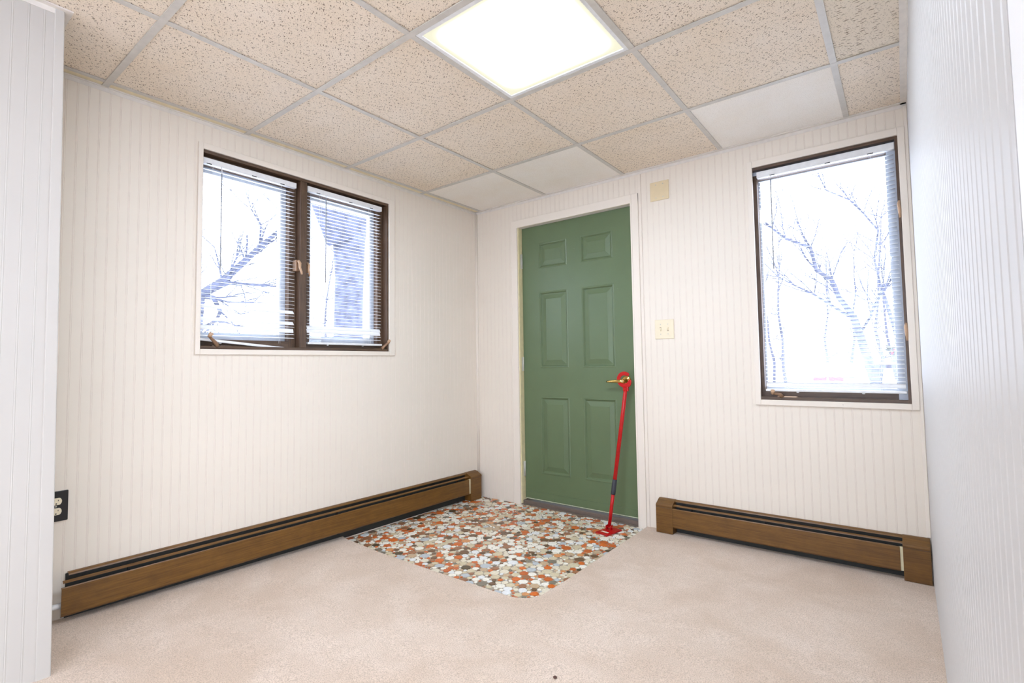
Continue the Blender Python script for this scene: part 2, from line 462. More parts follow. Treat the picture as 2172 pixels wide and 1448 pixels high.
def troffer(name, x, y, label):
    t = empty(name, (x+.305, y-.305, H))
    hx = .291; fr = .016
    fm = MB().box(-hx, hx, -hx, -hx+fr, -.0005, .012).box(-hx, hx, hx-fr, hx, -.0005, .012).box(-hx, -hx+fr, -hx+fr, hx-fr, -.0005, .012).box(hx-fr, hx, -hx+fr, hx-fr, -.0005, .012)
    fm.build('lens_frame', M['white_metal'], t)
    MB().box(-.3, .3, -.3, .3, .03, .09).build('housing', M['white_metal'], t)
    MB().box(-hx+fr-.002, hx-fr+.002, -hx+fr-.002, hx-fr+.002, .005, .009).build('diffuser', M['diffuser'], t)
    tag(t, label, 'light', 'fluorescent ceiling panels')
    return t
troffer('ceiling_light', 1.288, -1.2255, 'glowing square fluorescent panel in the ceiling before the green door')
troffer('ceiling_light', 2.500, -4.265, 'added unseen fluorescent panel behind the camera for fill light')  # out of view, added to brighten the room from behind

# ------------------------------------------------------------------ floor
floor = MB().box(-.1, XE+.1, YB-.1, .12, -.06, -.0022).build('floor', simple('grey_grout', (170, 157, 140), .85, var=.15, scale=60))
tag(floor, 'pebble-tiled entry floor in front of the green door', 'floor', kind='structure')
cp = MB()
arc = [(1.268+.115*math.cos(a), -1.160+.112*math.sin(a)) for a in [math.radians(-90+i*9) for i in range(11)]]
edge = [(-.002, -1.236), (.06, -1.252), (.38, -1.274), (.8, -1.276), (1.18, -1.273)]+arc+[(1.385, -1.0)]
zc = lambda p: (p[0], p[1], carpet_z(p[1]))
P2 = edge+[(W+.005, -1.0), (W+.005, YS), (-.002, YS)]
P1 = [(1.385, -1.0), (1.383, .0), (W+.005, 0.0), (W+.005, -1.0)]
P3 = [(XS-.1, YS), (W+.005, YS), (XE, YS), (XE, YB), (XS-.1, YB)]
for P in (P1, P2, P3): cp.add([zc(p) for p in P], [list(range(len(P)))])
be = edge+[(1.383, 0.0)]
for p, q in zip(be, be[1:]): cp.add([zc(p), zc(q), (q[0], q[1], -.003), (p[0], p[1], -.003)], [(0, 1, 2, 3)], 1)
carpet = cp.build('carpet', [M['carpet'], M['jute']], None, fix=False)
for pl in carpet.data.polygons:
    pass
tag(carpet, 'beige cut-pile wall-to-wall carpet with an opening for the entry tiles', 'carpet', kind='structure')

# pebbles: a packing of round stones, each outline pressed against its neighbours
rng = np.random.default_rng(11)
pal = [((244, 239, 226), 22), ((230, 220, 198), 18), ((234, 235, 234), 10), ((212, 198, 166), 12), ((196, 168, 134), 8), ((214, 108, 40), 13), ((198, 100, 44), 9),
       ((216, 150, 96), 4), ((156, 106, 72), 6), ((116, 86, 60), 6), ((84, 70, 48), 3), ((188, 194, 198), 4), ((128, 120, 104), 3)]
PM = [simple('pebble_stone', c, .33, var=.10, scale=90) for c, _ in pal]
pw = np.array([q for _, q in pal], float); pw /= pw.sum()
X0, X1, Y0, Y1 = -.004, 1.40, -1.30, .025
px, py, pr = [], [], []
PX = np.zeros(6000); PY = np.zeros(6000); PR = np.zeros(6000); n = 0
for rad, tries in ((.0245, 160), (.021, 700), (.0178, 1600), (.0146, 3000), (.0115, 4500), (.0085, 6500), (.0062, 8000), (.0046, 7000)):
    cand = rng.random((tries, 3))
    for cx, cy, cr in cand:
        x = X0+cx*(X1-X0); y = Y0+cy*(Y1-Y0); r = rad*(.88+.24*cr)
        if n and np.any((PX[:n]-x)**2+(PY[:n]-y)**2 < (PR[:n]+r*.97)**2): continue
        PX[n], PY[n], PR[n] = x, y, r; n += 1
        if n >= 5990: break
PX, PY, PR = PX[:n], PY[:n], PR[:n]
keep = []
for i in range(n):
    x, y = PX[i], PY[i]
    if x-.5*PR[i] > 1.385 and True: keep.append(False); continue
    if y < -1.285: keep.append(False); continue
    if x > 1.30 and y < -1.20 and math.hypot(x-1.268, y+1.16) > .125: keep.append(False); continue
    keep.append(True)
cam_p = np.array([2.6758, -3.0675, 1.0314])
D2 = (PX-cam_p[0])**2+(PY-cam_p[1])**2+cam_p[2]**2
score = PR**2/D2**1.5*np.where(keep, 1, 0)
score = np.where((PX < .09) & (PY < -.2), 0, score)
order = np.argsort(-score)
single = set(order[:300].tolist())
colour = rng.choice(len(pal), n, p=pw)
rest = MB()
for i in range(n):
    if not keep[i]: continue
    x, y, r = PX[i], PY[i], PR[i]
    dx, dy = PX-x, PY-y; L = np.hypot(dx, dy); nb = np.where((L < r+PR+.022) & (L > 1e-6))[0]
    K = 12 if i in single else (10 if r > .008 else 7)
    ph = rng.random()*6.28; ax = rng.random()*3.14
    th = ph+np.arange(K)*2*np.pi/K
    lim = r*(1.22+.16*np.cos(2*(th-ax)))
    for j in nb:
        t = (L[j]**2+r**2-PR[j]**2)/(2*L[j])-.0009
        c = np.cos(th-math.atan2(dy[j], dx[j])); ok = c > .15
        lim = np.where(ok, np.minimum(lim, t/np.where(ok, c, 1)), lim)
    for _ in range(2): lim = np.minimum(lim, (np.roll(lim, 1)+np.roll(lim, -1))/2*1.07)
    lim = np.maximum(lim, r*.55)
    zt = rng.uniform(-.0002, .0010)
    ct, sn = np.cos(th), np.sin(th)
    ring = lambda k, z: [(k*l*c, k*l*s, z) for l, c, s in zip(lim, ct, sn)]
    if K > 7:
        vs = ring(1, -.003)+ring(1, zt-.0007)+ring(.86, zt)
        fs = [[a, (a+1) % K, K+(a+1) % K, K+a] for a in range(K)]+[[K+a, K+(a+1) % K, 2*K+(a+1) % K, 2*K+a] for a in range(K)]+[list(range(2*K, 3*K))]
    else:
        vs = ring(1, -.003)+ring(.95, zt)
        fs = [[a, (a+1) % K, K+(a+1) % K, K+a] for a in range(K)]+[list(range(K, 2*K))]
    if i in single:
        o = MB().add(vs, fs).build('pebble', PM[colour[i]], floor, fix=False); o.location = (x, y, 0)
    else:
        rest.add([(a+x, b+y, c) for a, b, c in vs], fs, int(colour[i]))
ro = rest.build('pebbles', PM, floor, fix=False); ro['kind'] = 'stuff'

# ------------------------------------------------------------------ green door
d = empty('door_1')
tag(d, 'green six-panel door in a white casing with brass lever', 'door', kind='structure')
YD = .04
dx0, dx1, dz0, dz1 = .427, 1.319, .036, 2.055
panels = [(.580, .812, 1.735, 1.915), (.933, 1.168, 1.735, 1.915), (.582, .813, 1.003, 1.552), (.935, 1.172, 1.003, 1.552), (.578, .813, .238, .786), (.933, 1.172, .238, .786)]
rects = [(dx0, dx1, dz0, dz1)]
for p in panels: rects = subtract(rects, p)
sl = MB()
for a, b, c, e in rects: sl.add([(a, YD, c), (b, YD, c), (b, YD, e), (a, YD, e)], [(0, 1, 2, 3)])
sl.box(dx0, dx1, YD+.012, YD+.044, dz0, dz1)
sl.add([(dx0, YD, dz0), (dx1, YD, dz0), (dx1, YD, dz1), (dx0, YD, dz1), (dx0, YD+.044, dz0), (dx1, YD+.044, dz0), (dx1, YD+.044, dz1), (dx0, YD+.044, dz1)],
       [(0, 1, 5, 4), (1, 2, 6, 5), (2, 3, 7, 6), (3, 0, 4, 7)])
slab_d = sl.build('door_slab', M['green'], d, fix=False)
for a, b, c, e in panels:
    pm = MB()
    def rg(k, y): return [(a+k, YD+y, c+k), (b-k, YD+y, c+k), (b-k, YD+y, e-k), (a+k, YD+y, e-k)]
    rings = [rg(0, -.0015), rg(.004, -.0028), rg(.012, .0080), rg(.020, .0088), rg(.046, .0012), rg(.048, .0006)]
    rings = [rg(-.004, .0), rg(.001, -.0026), rg(.006, -.0016), rg(.014, .0085), rg(.019, .0088), rg(.048, .0022), rg(.050, .0008)]
    for q in rings: pm.v += q
    for i in range(len(rings)-1):
        for k in range(4):
            j = (k+1) % 4; pm.f.append([4*i+k, 4*i+j, 4*i+4+j, 4*i+4+k]); pm.mi.append(0); pm.sm.append(False)
    o4 = 4*(len(rings)-1); pm.f.append([o4, o4+1, o4+2, o4+3]); pm.mi.append(0); pm.sm.append(False)
    pm.build('panel', M['green'], d, fix=False)
sw = bx('door_sweep', M['green'], d, dx0+.004, dx1-.004, YD-.005, YD, .046, .098, .0015)
MB().box(dx0+.004, dx1-.004, YD-.0056, YD-.0006, .0415, .0458).build('worn_edge', simple('worn_paint_edge', (206, 208, 182), .6, var=.25, scale=40), sw)
for x in (.47, .68, .96, 1.13, 1.295): MB().lathe([(.004, 0), (.004, -.0016), (.002, -.0022)], (x, YD-.005, .062), 'y', 10).build('screw', M['green'], sw)
bx('threshold', M['threshold'], d, .418, 1.328, .012, .13, -.002, .030, .003)
MB().box(.418, 1.328, -.004, .012, -.002, .008).build('threshold_lip', M['threshold'], d)
for nm, a, b, c, e in (('jamb', .404, .424, -.004, 2.075), ('jamb', 1.322, 1.342, -.004, 2.075), ('jamb', .404, 1.342, 2.058, 2.078)):
    bx(nm, M['jamb'], d, a, b, -.002, .128, c, e, .0015)
bx('door_stop', M['jamb'], d, .424, .436, YD+.046, YD+.07, .03, 2.058)
bx('door_stop', M['black'], d, 1.3195, 1.322, YD-.004, YD+.07, .03, 2.058)
cas = [('casing', .356, .416, -.002, 2.111), ('casing', 1.328, 1.381, -.002, 2.111)]
for nm, a, b, c, e in cas:
    MB().box(a, b, -.013, .001, c, e).box(a, a+.010, -.0155, -.012, c, e).build(nm, M['trim'], d, .002)
MB().box(.356, 1.381, -.0132, .001, 2.0535, 2.111).build('casing', M['trim'], d, .002)
bx('side_strip', M['trim'], d, 1.381, 1.40, -.006, .0, .0, H-.02, .002)
for z0, z1 in ((1.746, 1.858), (.974, 1.081), (.200, .310)):
    h = MB().tube([(.4275, YD-.006, z0), (.4275, YD-.006, z1)], .0058, 10).build('hinge', M['chip'], d)
    MB().box(.4242, .4258, YD-.022, YD-.004, z0+.002, z1-.002).build('hinge_leaf', M['chip'], h)
# lever set
lv = MB().lathe([(.033, 0), (.033, -.004), (.028, -.009), (.014, -.011), (.0115, -.014), (.0115, -.05), (.0135, -.052), (.0135, -.066), (.010, -.070)], (1.250, YD, .910), 'y', 28).build('lever_handle', M['brass'], d)
MB().tube([(1.256, -.018, .910), (1.235, -.021, .9105), (1.205, -.022, .910), (1.175, -.021, .908), (1.150, -.019, .9065), (1.134, -.017, .906)], [.011, .0125, .0115, .0085, .0065, .0045], 12).build('lever', M['brass'], lv)
MB().lathe([(.0045, 0), (.004, -.002)], (1.250, -.030, .910), 'y', 12).build('key_cylinder', M['chip'], lv)

# ------------------------------------------------------------------ red security bar
top = Vector((1.2735, -.034, .849)); bot = Vector((1.2056, -.1695, .022))
bar = empty('security_bar', (1.214, -.19, 0))
tag(bar, 'red steel door security bar propped under the brass lever', 'security bar')
def rel(p): return tuple(Vector(p)-Vector((1.214, -.19, 0)))
dirv = (top-bot).normalized()
grip0, grip1 = bot+dirv*.196, bot+dirv*.288
MB().tube([rel(grip0+dirv*.02), rel(top-dirv*.03), rel(top-dirv*.012), rel(top+dirv*.004)], [.0125, .0125, .012, .010], 14).build('upper_tube', M['red'], bar)
MB().tube([rel(bot+dirv*.004), rel(grip1)], .0108, 14).build('lower_tube', M['red'], bar)
MB().tube([rel(grip0), rel(grip0+dirv*.004), rel(grip1-dirv*.004), rel(grip1)], [.0135, .0148, .0148, .0135], 14).build('grip', M['grip'], bar)
for k in (.40, .46, .52, .60): MB().lathe([(.0022, 0), (.0022, .0012)], rel(bot+dirv*k+Vector((.004, -.0118, 0))), 'y', 8).build('pin_hole', M['black'], bar)
MB().tube([rel(bot+dirv*.62-Vector((0, 0, 0))), rel(bot+dirv*.6215)], .0129, 14).build('collar', M['red'], bar)
# forked head: an open yoke around the lever spindle
cx, cz = 1.262, .921
def arcpts(r, a0, a1, nn): return [(cx+r*math.cos(math.radians(a0+(a1-a0)*i/nn)), cz+r*math.sin(math.radians(a0+(a1-a0)*i/nn))) for i in range(nn+1)]
outer = arcpts(.051, 52, 268, 16)
yoke = outer+[(1.262, .868), (1.286, .868), (1.302, .880), (1.309, .895), (1.310, .914), (1.303, .922), (1.293, .920), (1.287, .909), (1.278, .899), (1.262, .896)]+arcpts(.027, 262, 88, 12)+[(1.276, .944), (1.288, .942), (1.297, .950)]
hp = MB(); ang = math.atan2(top.y-bot.y, top.z-bot.z)
poly = [(z, x) for x, z in yoke]
hp.prism(poly, -.0245, -.0195, 'y')
yk = hp.build('yoke', M['red'], bar, .0012); yk.location = (-1.214, .19, 0)
MB().box(1.256, 1.291, -.036, -.0185, .846, .875).build('socket', M['red'], bar, .004).location = (-1.214, .19, 0)
# foot: swivel block on a rectangular pad
ft = MB().box(-.045, .045, -.072, .072, .003, .0085).build('foot_plate', M['red'], bar, .003); ft.rotation_euler = (0, 0, math.radians(-11)); ft.location = (.0, -.003, 0)
pd = MB().box(-.047, .047, -.074, .074, .0005, .0035).build('rubber_pad', M['rubber'], bar); pd.rotation_euler = ft.rotation_euler; pd.location = ft.location
lb = MB().box(-.026, .026, -.045, -.030, .0085, .0092).build('worn_sticker', simple('worn_sticker', (226, 206, 188), .6, var=.2, scale=60), ft)
c0 = rel(bot)
for sx_ in (-.017, .012): MB().box(c0[0]+sx_, c0[0]+sx_+.005, c0[1]-.016, c0[1]+.016, .008, .034).build('bracket_ear', M['red'], bar, .002)
MB().tube([(c0[0]-.021, c0[1], .022), (c0[0]+.021, c0[1], .022)], .0055, 10).build('swivel_pin', M['red'], bar)

# ------------------------------------------------------------------ windows
def window(name, label, rot, op, mull=None, casing=(.03, .03, .03, .028), panes=(), latches=(), cranks=(), screen=False, fx0=0):
    x0, x1, z0, z1 = op
    e = empty(name, (0, 0, 0), rot); tag(e, label, 'window', kind='structure')
    l, r, t, b = casing
    y = -.011
    bx('casing', M['trim'], e, x0-l, x0, y, .006, z0-b, z1+t, .002)
    bx('casing', M['trim'], e, x1, x1+r, y, .006, z0-b, z1+t, .002)
    bx('casing', M['trim'], e, x0, x1, y, .006, z1, z1+t, .002)
    bx('casing', M['trim'], e, x0, x1, y, .006, z0-b, z0, .002)
    # white reveal lining, then the brown wooden frame
    f = .012; xo = x0; x0 = fx0
    bx('frame_jamb', M['frame'], e, x0, x0+f, .002, .125, z0, z1)
    bx('frame_jamb', M['frame'], e, x1-f, x1, .002, .125, z0, z1)
    bx('frame_head', M['frame_h'], e, x0+f, x1-f, .002, .125, z1-.014, z1)
    bx('frame_sill', M['frame_h'], e, x0+f, x1-f, .002, .125, z0, z0+.016)
    if mull:
        bx('mullion', M['frame'], e, mull[0], mull[1], .004, .125, z0+.016, z1-.014, .002)
    for (a, b_) in panes:
        s = .041
        zb, zt = z0+.016, z1-.014
        sash = MB().box(a, a+s, .046, .084, zb, zt).box(b_-s, b_, .046, .084, zb, zt).build('sash', M['frame'], e)
        MB().box(a+s, b_-s, .046, .084, zt-s, zt).box(a+s, b_-s, .046, .084, zb, zb+s-.006).build('sash_rail', M['frame_h'], sash)
        MB().box(a+s-.008, b_-s+.008, .066, .070, zb+s-.012, zt-s+.008).build('pane', M['glass'], sash)
        g = .050 if screen else .072
        MB().box(a, a+g, .088, .122, zb, zt).box(b_-g, b_, .088, .122, zb, zt).box(a+g, b_-g, .088, .122, zt-g, zt).box(a+g, b_-g, .088, .122, zb, zb+g).build('outer_frame', M['gray_frame'], e)
        if screen:
            g = .018
            MB().box(a+.002, a+g, .038, .046, zb, zt).box(b_-.044, b_-.004, .036, .046, zb, zt).box(a+g, b_-g, .038, .046, zt-g, zt).build('screen_frame', M['gray_frame'], e)
    for (lx, lz, kind) in latches:
        if kind == 'far':
            la = bx('latch', M['bronze'], e, lx-.002, lx+.020, .024, .046, lz-.040, lz+.024, .003)
            MB().tube([(lx+.010, .020, lz+.018), (lx+.014, .010, lz+.004), (lx+.012, .010, lz-.022), (lx+.016, .006, lz-.060)], [.006, .007, .006, .004], 10).build('latch_lever', M['pale_bronze'], la)
        elif kind == 'lever':
            la = bx('latch', M['bronze'], e, lx-.012, lx+.012, .006, .046, lz-.040, lz+.024, .003)
            MB().tube([(lx+.000, .002, lz+.018), (lx+.004, -.008, lz+.004), (lx+.002, -.012, lz-.022), (lx+.008, -.018, lz-.046), (lx+.010, -.018, lz-.060)], [.008, .0085, .007, .006, .005], 10).build('latch_lever', M['pale_bronze'], la)
        else:
            la = bx('latch', M['bronze'], e, lx-.004, lx+.008, .0, .030, lz-.03, lz+.032, .002)
            MB().tube([(lx+.002, .0, lz+.03), (lx-.0005, -.010, lz+.016), (lx+.001, -.012, lz-.014), (lx+.003, -.006, lz-.052)], [.005, .007, .0065, .004], 10).build('latch_lever', M['pale_bronze'], la)
    for (cx_, side, m1, z_) in cranks:
        ob = MB().box(cx_-.045, cx_+.05, .004, .034, z0+.001, z0+.020).build('crank_box', m1, e, .004)
        kx = cx_-.02*side
        MB().tube([(kx+.0, .006, z0+.016), (kx-.01*side, .0, z0+.030), (kx-.042*side, -.008, z0+z_), (kx-.046*side, -.012, z0+z_+.004)], [.012, .009, .007, .007], 10).build('crank_handle', M['bronze'], ob)
        MB().tube([(kx-.044*side, -.006, z0+z_-.002), (kx-.040*side, -.022, z0+z_+.014)], [.0085, .010], 12).build('crank_knob', M['pale_bronze'], ob)
    return e
window('window_1', 'wide two-pane casement window with dark brown frame on the left wall', LEFT, WL, (-1.520, -1.478), (.022, .045, .030, .027),
       panes=((-2.073, -1.522), (-1.476, -.905)), latches=((-1.531, 1.612, 'lever'), (-1.474, 1.612, 'far')), cranks=((-1.935, 1, M['frame_h'], .062), (-.962, -1, M['frame_h'], .058)), fx0=-2.085)
window('window_2', 'tall single casement window with dark brown frame right of the door', (0, 0, 0), WR, None, (.027, .028, .036, .028),
       panes=((2.024, 2.694),), latches=((2.689, 1.756, 'side'), (2.690, 1.167, 'side')), cranks=((2.175, 1, M['pale_bronze'], .036),), screen=True, fx0=2.012)

# ------------------------------------------------------------------ mini blinds
def slat_mesh(L):
    prof = [(-.0125, 0), (-.0065, .0013), (0, .0018), (.0065, .0013), (.0125, 0)]; t = .0004
    mb = MB(); k = len(prof)
    vs = [(x, y, z+s) for x in (0, L) for s in (0, -t) for y, z in prof]
    mb.v = vs
    for i in range(k-1):
        mb.f += [[i, i+1, 2*k+i+1, 2*k+i], [k+i+1, k+i, 3*k+i, 3*k+i+1]]; mb.mi += [0, 0]; mb.sm += [True, True]
    mb.f += [[0, 2*k, 3*k, k], [k-1, 2*k-1, 4*k-1, 3*k-1]]; mb.mi += [0, 0]; mb.sm += [False, False]
    return mb.mesh('slat', M['slat'])
def blind(label, rot, x0, x1, zt, zlast, yb, closed, wand, rail, head, tilt=9):
    e = empty('mini_blind', (0, 0, 0), rot); tag(e, label, 'blind', 'white mini blinds')
    hz0, hz1 = head
    hb = MB().box(x0-.006, x1+.006, yb-.014, yb+.013, hz0+.004, hz1).build('headrail', M['white_metal'], e, .002)
    for fx in (.12, .55, .85):
        xx = x0+(x1-x0)*fx; MB().box(xx-.012, xx+.012, yb-.0146, yb-.013, hz0+.0035, hz0+.008).build('rail_clip', M['dark_steel'], hb)
    me = slat_mesh(x1-x0); z = zt; k = 0
    while z > zlast-.001:
        o = link('slat', me, e); a = closed.get(k, tilt+random.uniform(-1.2, 1.2))
        o.location = (x0, yb, z); o.rotation_euler = (math.radians(a), 0, math.radians(random.uniform(-.08, .08))*0)
        z -= .0208; k += 1
    for fx in (.16, .84):
        xx = x0+(x1-x0)*fx
        MB().tube([(xx, yb-.0135, hz0), (xx, yb-.0135, zlast-.03)], .0006, 5).build('ladder_cord', M['slat'], e)
        MB().tube([(xx+.006, yb+.0135, hz0), (xx+.006, yb+.0135, zlast-.03)], .0006, 5).build('ladder_cord', M['slat'], e)
    (ra, rz0), (rb, rz1) = rail
    L = math.hypot(rb-ra, rz1-rz0)
    rl = MB().box(0, L, -.0125, .0125, -.0065, .0065).build('bottom_rail', M['white_metal'], e, .003)
    rl.location = (ra, yb-.004, rz0); rl.rotation_euler = (0, -math.atan2(rz1-rz0, rb-ra), 0)
    for fx in (.25, .72): MB().lathe([(.006, -.0075), (.007, -.010), (.004, -.012)], (L*fx, -.006, 0), 'z', 10).build('cord_button', M['slat'], rl)
    wx, wz0, wz1 = wand
    wd = MB().tube([(wx, yb-.020, wz0), (wx-.002, yb-.022, wz1)], .0032, 8).build('tilt_wand', M['wand'], e)
    MB().tube([(wx, yb-.013, hz0+.006), (wx, yb-.021, wz0+.008), (wx, yb-.020, wz0-.012)], .0022, 6).build('wand_hook', M['slat'], wd)
    return e
zs = 1.1915+.0208*40
blind('white mini blind with a fallen bottom rail in the left pane', LEFT, -2.066, -1.543, zs, 1.1915, .030,
      {33: 48, 36: 50, 38: 76}, (-1.945, 2.016, 1.521), ((-2.066, 1.1755), (-1.545, 1.128)), (2.045, 2.079))
blind('white mini blind in the pane before the big tree trunk', LEFT, -1.462, -.938, zs+.004, 1.196, .030,
      {37: 62, 38: 72}, (-1.352, 2.040, 1.527), ((-1.462, 1.166), (-.932, 1.166)), (2.050, 2.084))
blind('long white mini blind in the tall window right of the door', (0, 0, 0), 2.078, 2.678, .9+.0208*54, .895, .022,
      {54: 70}, (2.143, 2.027, 1.527), ((2.076, .870), (2.682, .870)), (2.042, 2.080))

# ------------------------------------------------------------------ baseboard heaters
def heater(label, loc, rot, c0, c1, hood0, hood1, damp0, back0, caps, bracket, zb):
    e = empty('baseboard_heater', loc, rot); tag(e, label, 'heater', 'brown baseboard heaters')
    m = M['heater']
    def P(pts): return [(-p, z) for p, z in pts][::-1]
    MB().prism(P([(.0005, .0), (.004, .0), (.004, .200), (.0005, .200)]), back0, hood1, 'x').build('back_plate', M['dark_steel'], e)  # plate runs on to the floor, its dark colour standing in for shade there
    MB().prism(P([(0, .2065), (.011, .2062), (.020, .202), (.0235, .1965), (.022, .196), (.0185, .2005), (.010, .2045), (0, .2045)]), hood0, hood1, 'x').build('hood', m, e)
    MB().prism(P([(.039, .1835), (.040, .1855), (.0495, .1815), (.0505, .177), (.0490, .177), (.0485, .180)]), damp0, hood1, 'x').build('damper', m, e)
    MB().prism(P([(.056, .165), (.064, .167), (.0665, .163), (.0685, .062), (.060, .054), (.0595, .0555), (.0665, .063), (.0645, .161), (.056, .1635)]), c0, c1, 'x').build('front_cover', m, e)
    MB().tube([(back0+.02, -.030, .105), (hood1, -.030, .105)], .011, 10).build('water_pipe', M['fin'], e)
    MB().tube([(back0+.1, -.044, .157), (hood1, -.044, .157)], .0045, 8).build('support_rod', M['fin'], e)
    fm = MB(); x = back0+.15
    while x < hood1-.12: fm.box(x, x+.0006, -.054, -.006, .075, .150); x += .012
    fm.build('fin_element', M['fin'], e)['kind'] = 'stuff'
    for x in np.linspace(back0+.2, hood1-.2, 3):
        MB().box(x-.008, x+.008, -.062, -.004, .055, .074).box(x-.004, x+.004, -.050, -.040, .150, .176).build('hanger_bracket', M['black'], e)
    for a, b in caps:
        cp_ = MB().prism(P([(0, .2085), (.014, .208), (.030, .202), (.048, .192), (.066, .184), (.0715, .178), (.0715, .170), (.0695, .166), (.0700, zb), (0, zb)]), a, b, 'x').build('end_cap', m, e, .0012)
        MB().box(a+.001, b-.001, -.0706, -.069, .165, .1675).build('cap_crease', M['frame_h'], cp_)
    for a, b in bracket: MB().box(a, b, -.064, -.056, .058, .166).build('cream_clip', M['cream_strip'], e)
    return e
heater('short brown baseboard heater under the tall window', (0, 0, 0), (0, 0, 0), 1.566, 2.6235, 1.545, 2.65, 1.56, 1.47, ((1.466, 1.566), (2.634, 2.7335)), ((2.620, 2.640),), .018)
heater('long brown baseboard heater without a left end cap under the left window', (0, 0, 0), (0, math.radians(.42), math.radians(90)), -2.541, -.186, -2.512, -.10, -2.534, -2.518, ((-.168, -.048),), ((-.192, -.160),), .002)
pp = MB().tube([(.050, -2.80, .1165), (.050, -2.50, .1150)], .0105, 14).build('heating_pipe', M['pipe']); tag(pp, 'white painted heating pipe entering the long heater', 'pipe')

# ------------------------------------------------------------------ wall plates
def plate(name, label, cat, rot, loc, w_, h_, m):
    e = empty(name, loc, rot); tag(e, label, cat)
    MB().prism([(-h_/2, -w_/2), (-h_/2, w_/2), (h_/2, w_/2), (h_/2, -w_/2)], -.006, 0, 'y').build('cover_plate', m, e, .003)
    return e
e = plate('blank_plate', 'yellowed blank wall plate above the light switch', 'wall plate', (0, 0, 0), (1.5215, -.0005, 2.0955), .120, .120, M['old_ivory'])
for x in (-.023, .023):
    for z in (-.041, .041): MB().lathe([(.0035, -.006), (.003, -.0075)], (x, 0, z), 'y', 10).build('screw', M['chip'], e)
e = plate('light_switch', 'ivory double toggle light switch beside the door', 'light switch', (0, 0, 0), (1.5265, -.0005, 1.2305), .119, .119, M['ivory'])
for s, x in enumerate((-.023, .023)):
    MB().box(x-.0055, x+.0055, -.0066, -.0058, -.0125, .0125).build('slot', M['old_ivory'] if s else M['jamb'], e)
    up = -1 if s == 0 else 1
    MB().add([(x-.0045, -.006, -.010), (x+.0045, -.006, -.010), (x+.0045, -.006, .010), (x-.0045, -.006, .010),
              (x-.0035, -.016, up*.009-.004), (x+.0035, -.016, up*.009-.004), (x+.0035, -.016, up*.009+.003), (x-.0035, -.016, up*.009+.003)],
             [(0, 1, 2, 3), (4, 5, 6, 7), (0, 1, 5, 4), (1, 2, 6, 5), (2, 3, 7, 6), (3, 0, 4, 7)]).build('toggle', M['ivory'], e)
    MB().box(x-.005, x+.005, -.0068, -.0060, .006*(-up), .012*(-up)).build('toggle_gap', M['bronze'], e)
    for z in (-.030, .030): MB().lathe([(.003, -.006), (.0026, -.0072)], (x, 0, z), 'y', 10).build('screw', M['chip'], e)
e = plate('wall_outlet', 'black outlet plate with two ivory sockets at the left', 'outlet', LEFT, (.0005, -2.5535, .4905), .076, .119, M['black_plastic'])
for z in (.0195, -.0195):
    pts = []
    for k in range(24):
        a = 2*math.pi*k/24; pts.append((max(-.0135, min(.0135, .0175*math.sin(a))), .0175*math.cos(a)))
    sk = MB().prism([(q[0]+z, q[1]) for q in pts], -.0085, -.005, 'y').build('socket_face', M['ivory'], e)
    for x, hh in ((-.0063, .0045), (.0063, .0038)): MB().box(x-.001, x+.001, -.0088, -.0080, z+.003-hh+.002, z+.003+hh).build('slot', M['black'], sk)
    MB().lathe([(.0026, -.0088), (.0026, -.0080)], (0, 0, z-.0085), 'y', 10).build('ground_hole', M['black'], sk)
MB().lathe([(.003, -.006), (.0026, -.0074)], (0, 0, 0), 'y', 10).build('screw', M['chip'], e)

# crumb on the carpet
cr = MB().lathe([(.001, 0), (.006, .002), (.007, .004), (.003, .007)], (0, 0, 0), 'z', 7).build('crumb', simple('brown_crumb', (96, 66, 56), .8))
cr.location = (1.757, -1.655, carpet_z(-1.655)); tag(cr, 'tiny dark crumb lying on the carpet near the bottom edge', 'crumb')

# unseen windows added behind the camera to let in fill daylight
for nm, lab, rot, loc, hole in (('added_window_rear', 'added unseen white window behind the camera for fill daylight', (0, 0, math.radians(180)), (0, YB, 0), BW),
                                ('added_window_side', 'added unseen window on the side wall for fill daylight', RIGHT, (XE, 0, 0), SW)):
    e = empty(nm, loc, rot); tag(e, lab, 'window', kind='structure')
    a, b, c, dd = hole
    for q in ((a, a+.05, c, dd), (b-.05, b, c, dd), (a+.05, b-.05, dd-.05, dd), (a+.05, b-.05, c, c+.05)): MB().box(q[0], q[1], -.01, .1, q[2], q[3]).build('frame', M['trim'], e)
    MB().box((a+b)/2-.03, (a+b)/2+.03, 0, .08, c+.05, dd-.05).build('mullion', M['trim'], e)
    for p, q in ((a+.05, (a+b)/2-.03), ((a+b)/2+.03, b-.05)): MB().box(p, q, .05, .056, c+.05, dd-.05).build('pane', M['glass'], e)

# ------------------------------------------------------------------ outdoors
GZ = -.5
gm = MB().box(-60, 60, .14, 70, GZ-.1, GZ).box(-60, -.14, -40, .14, GZ-.1, GZ).box(XE+.2, 60, -40, .14, GZ-.1, GZ).box(-.14, XE+.2, -40, YB-.3, GZ-.1, GZ)
tag(gm.build('ground', M['snow']), 'snow covered ground outside the windows', 'snow', kind='structure')

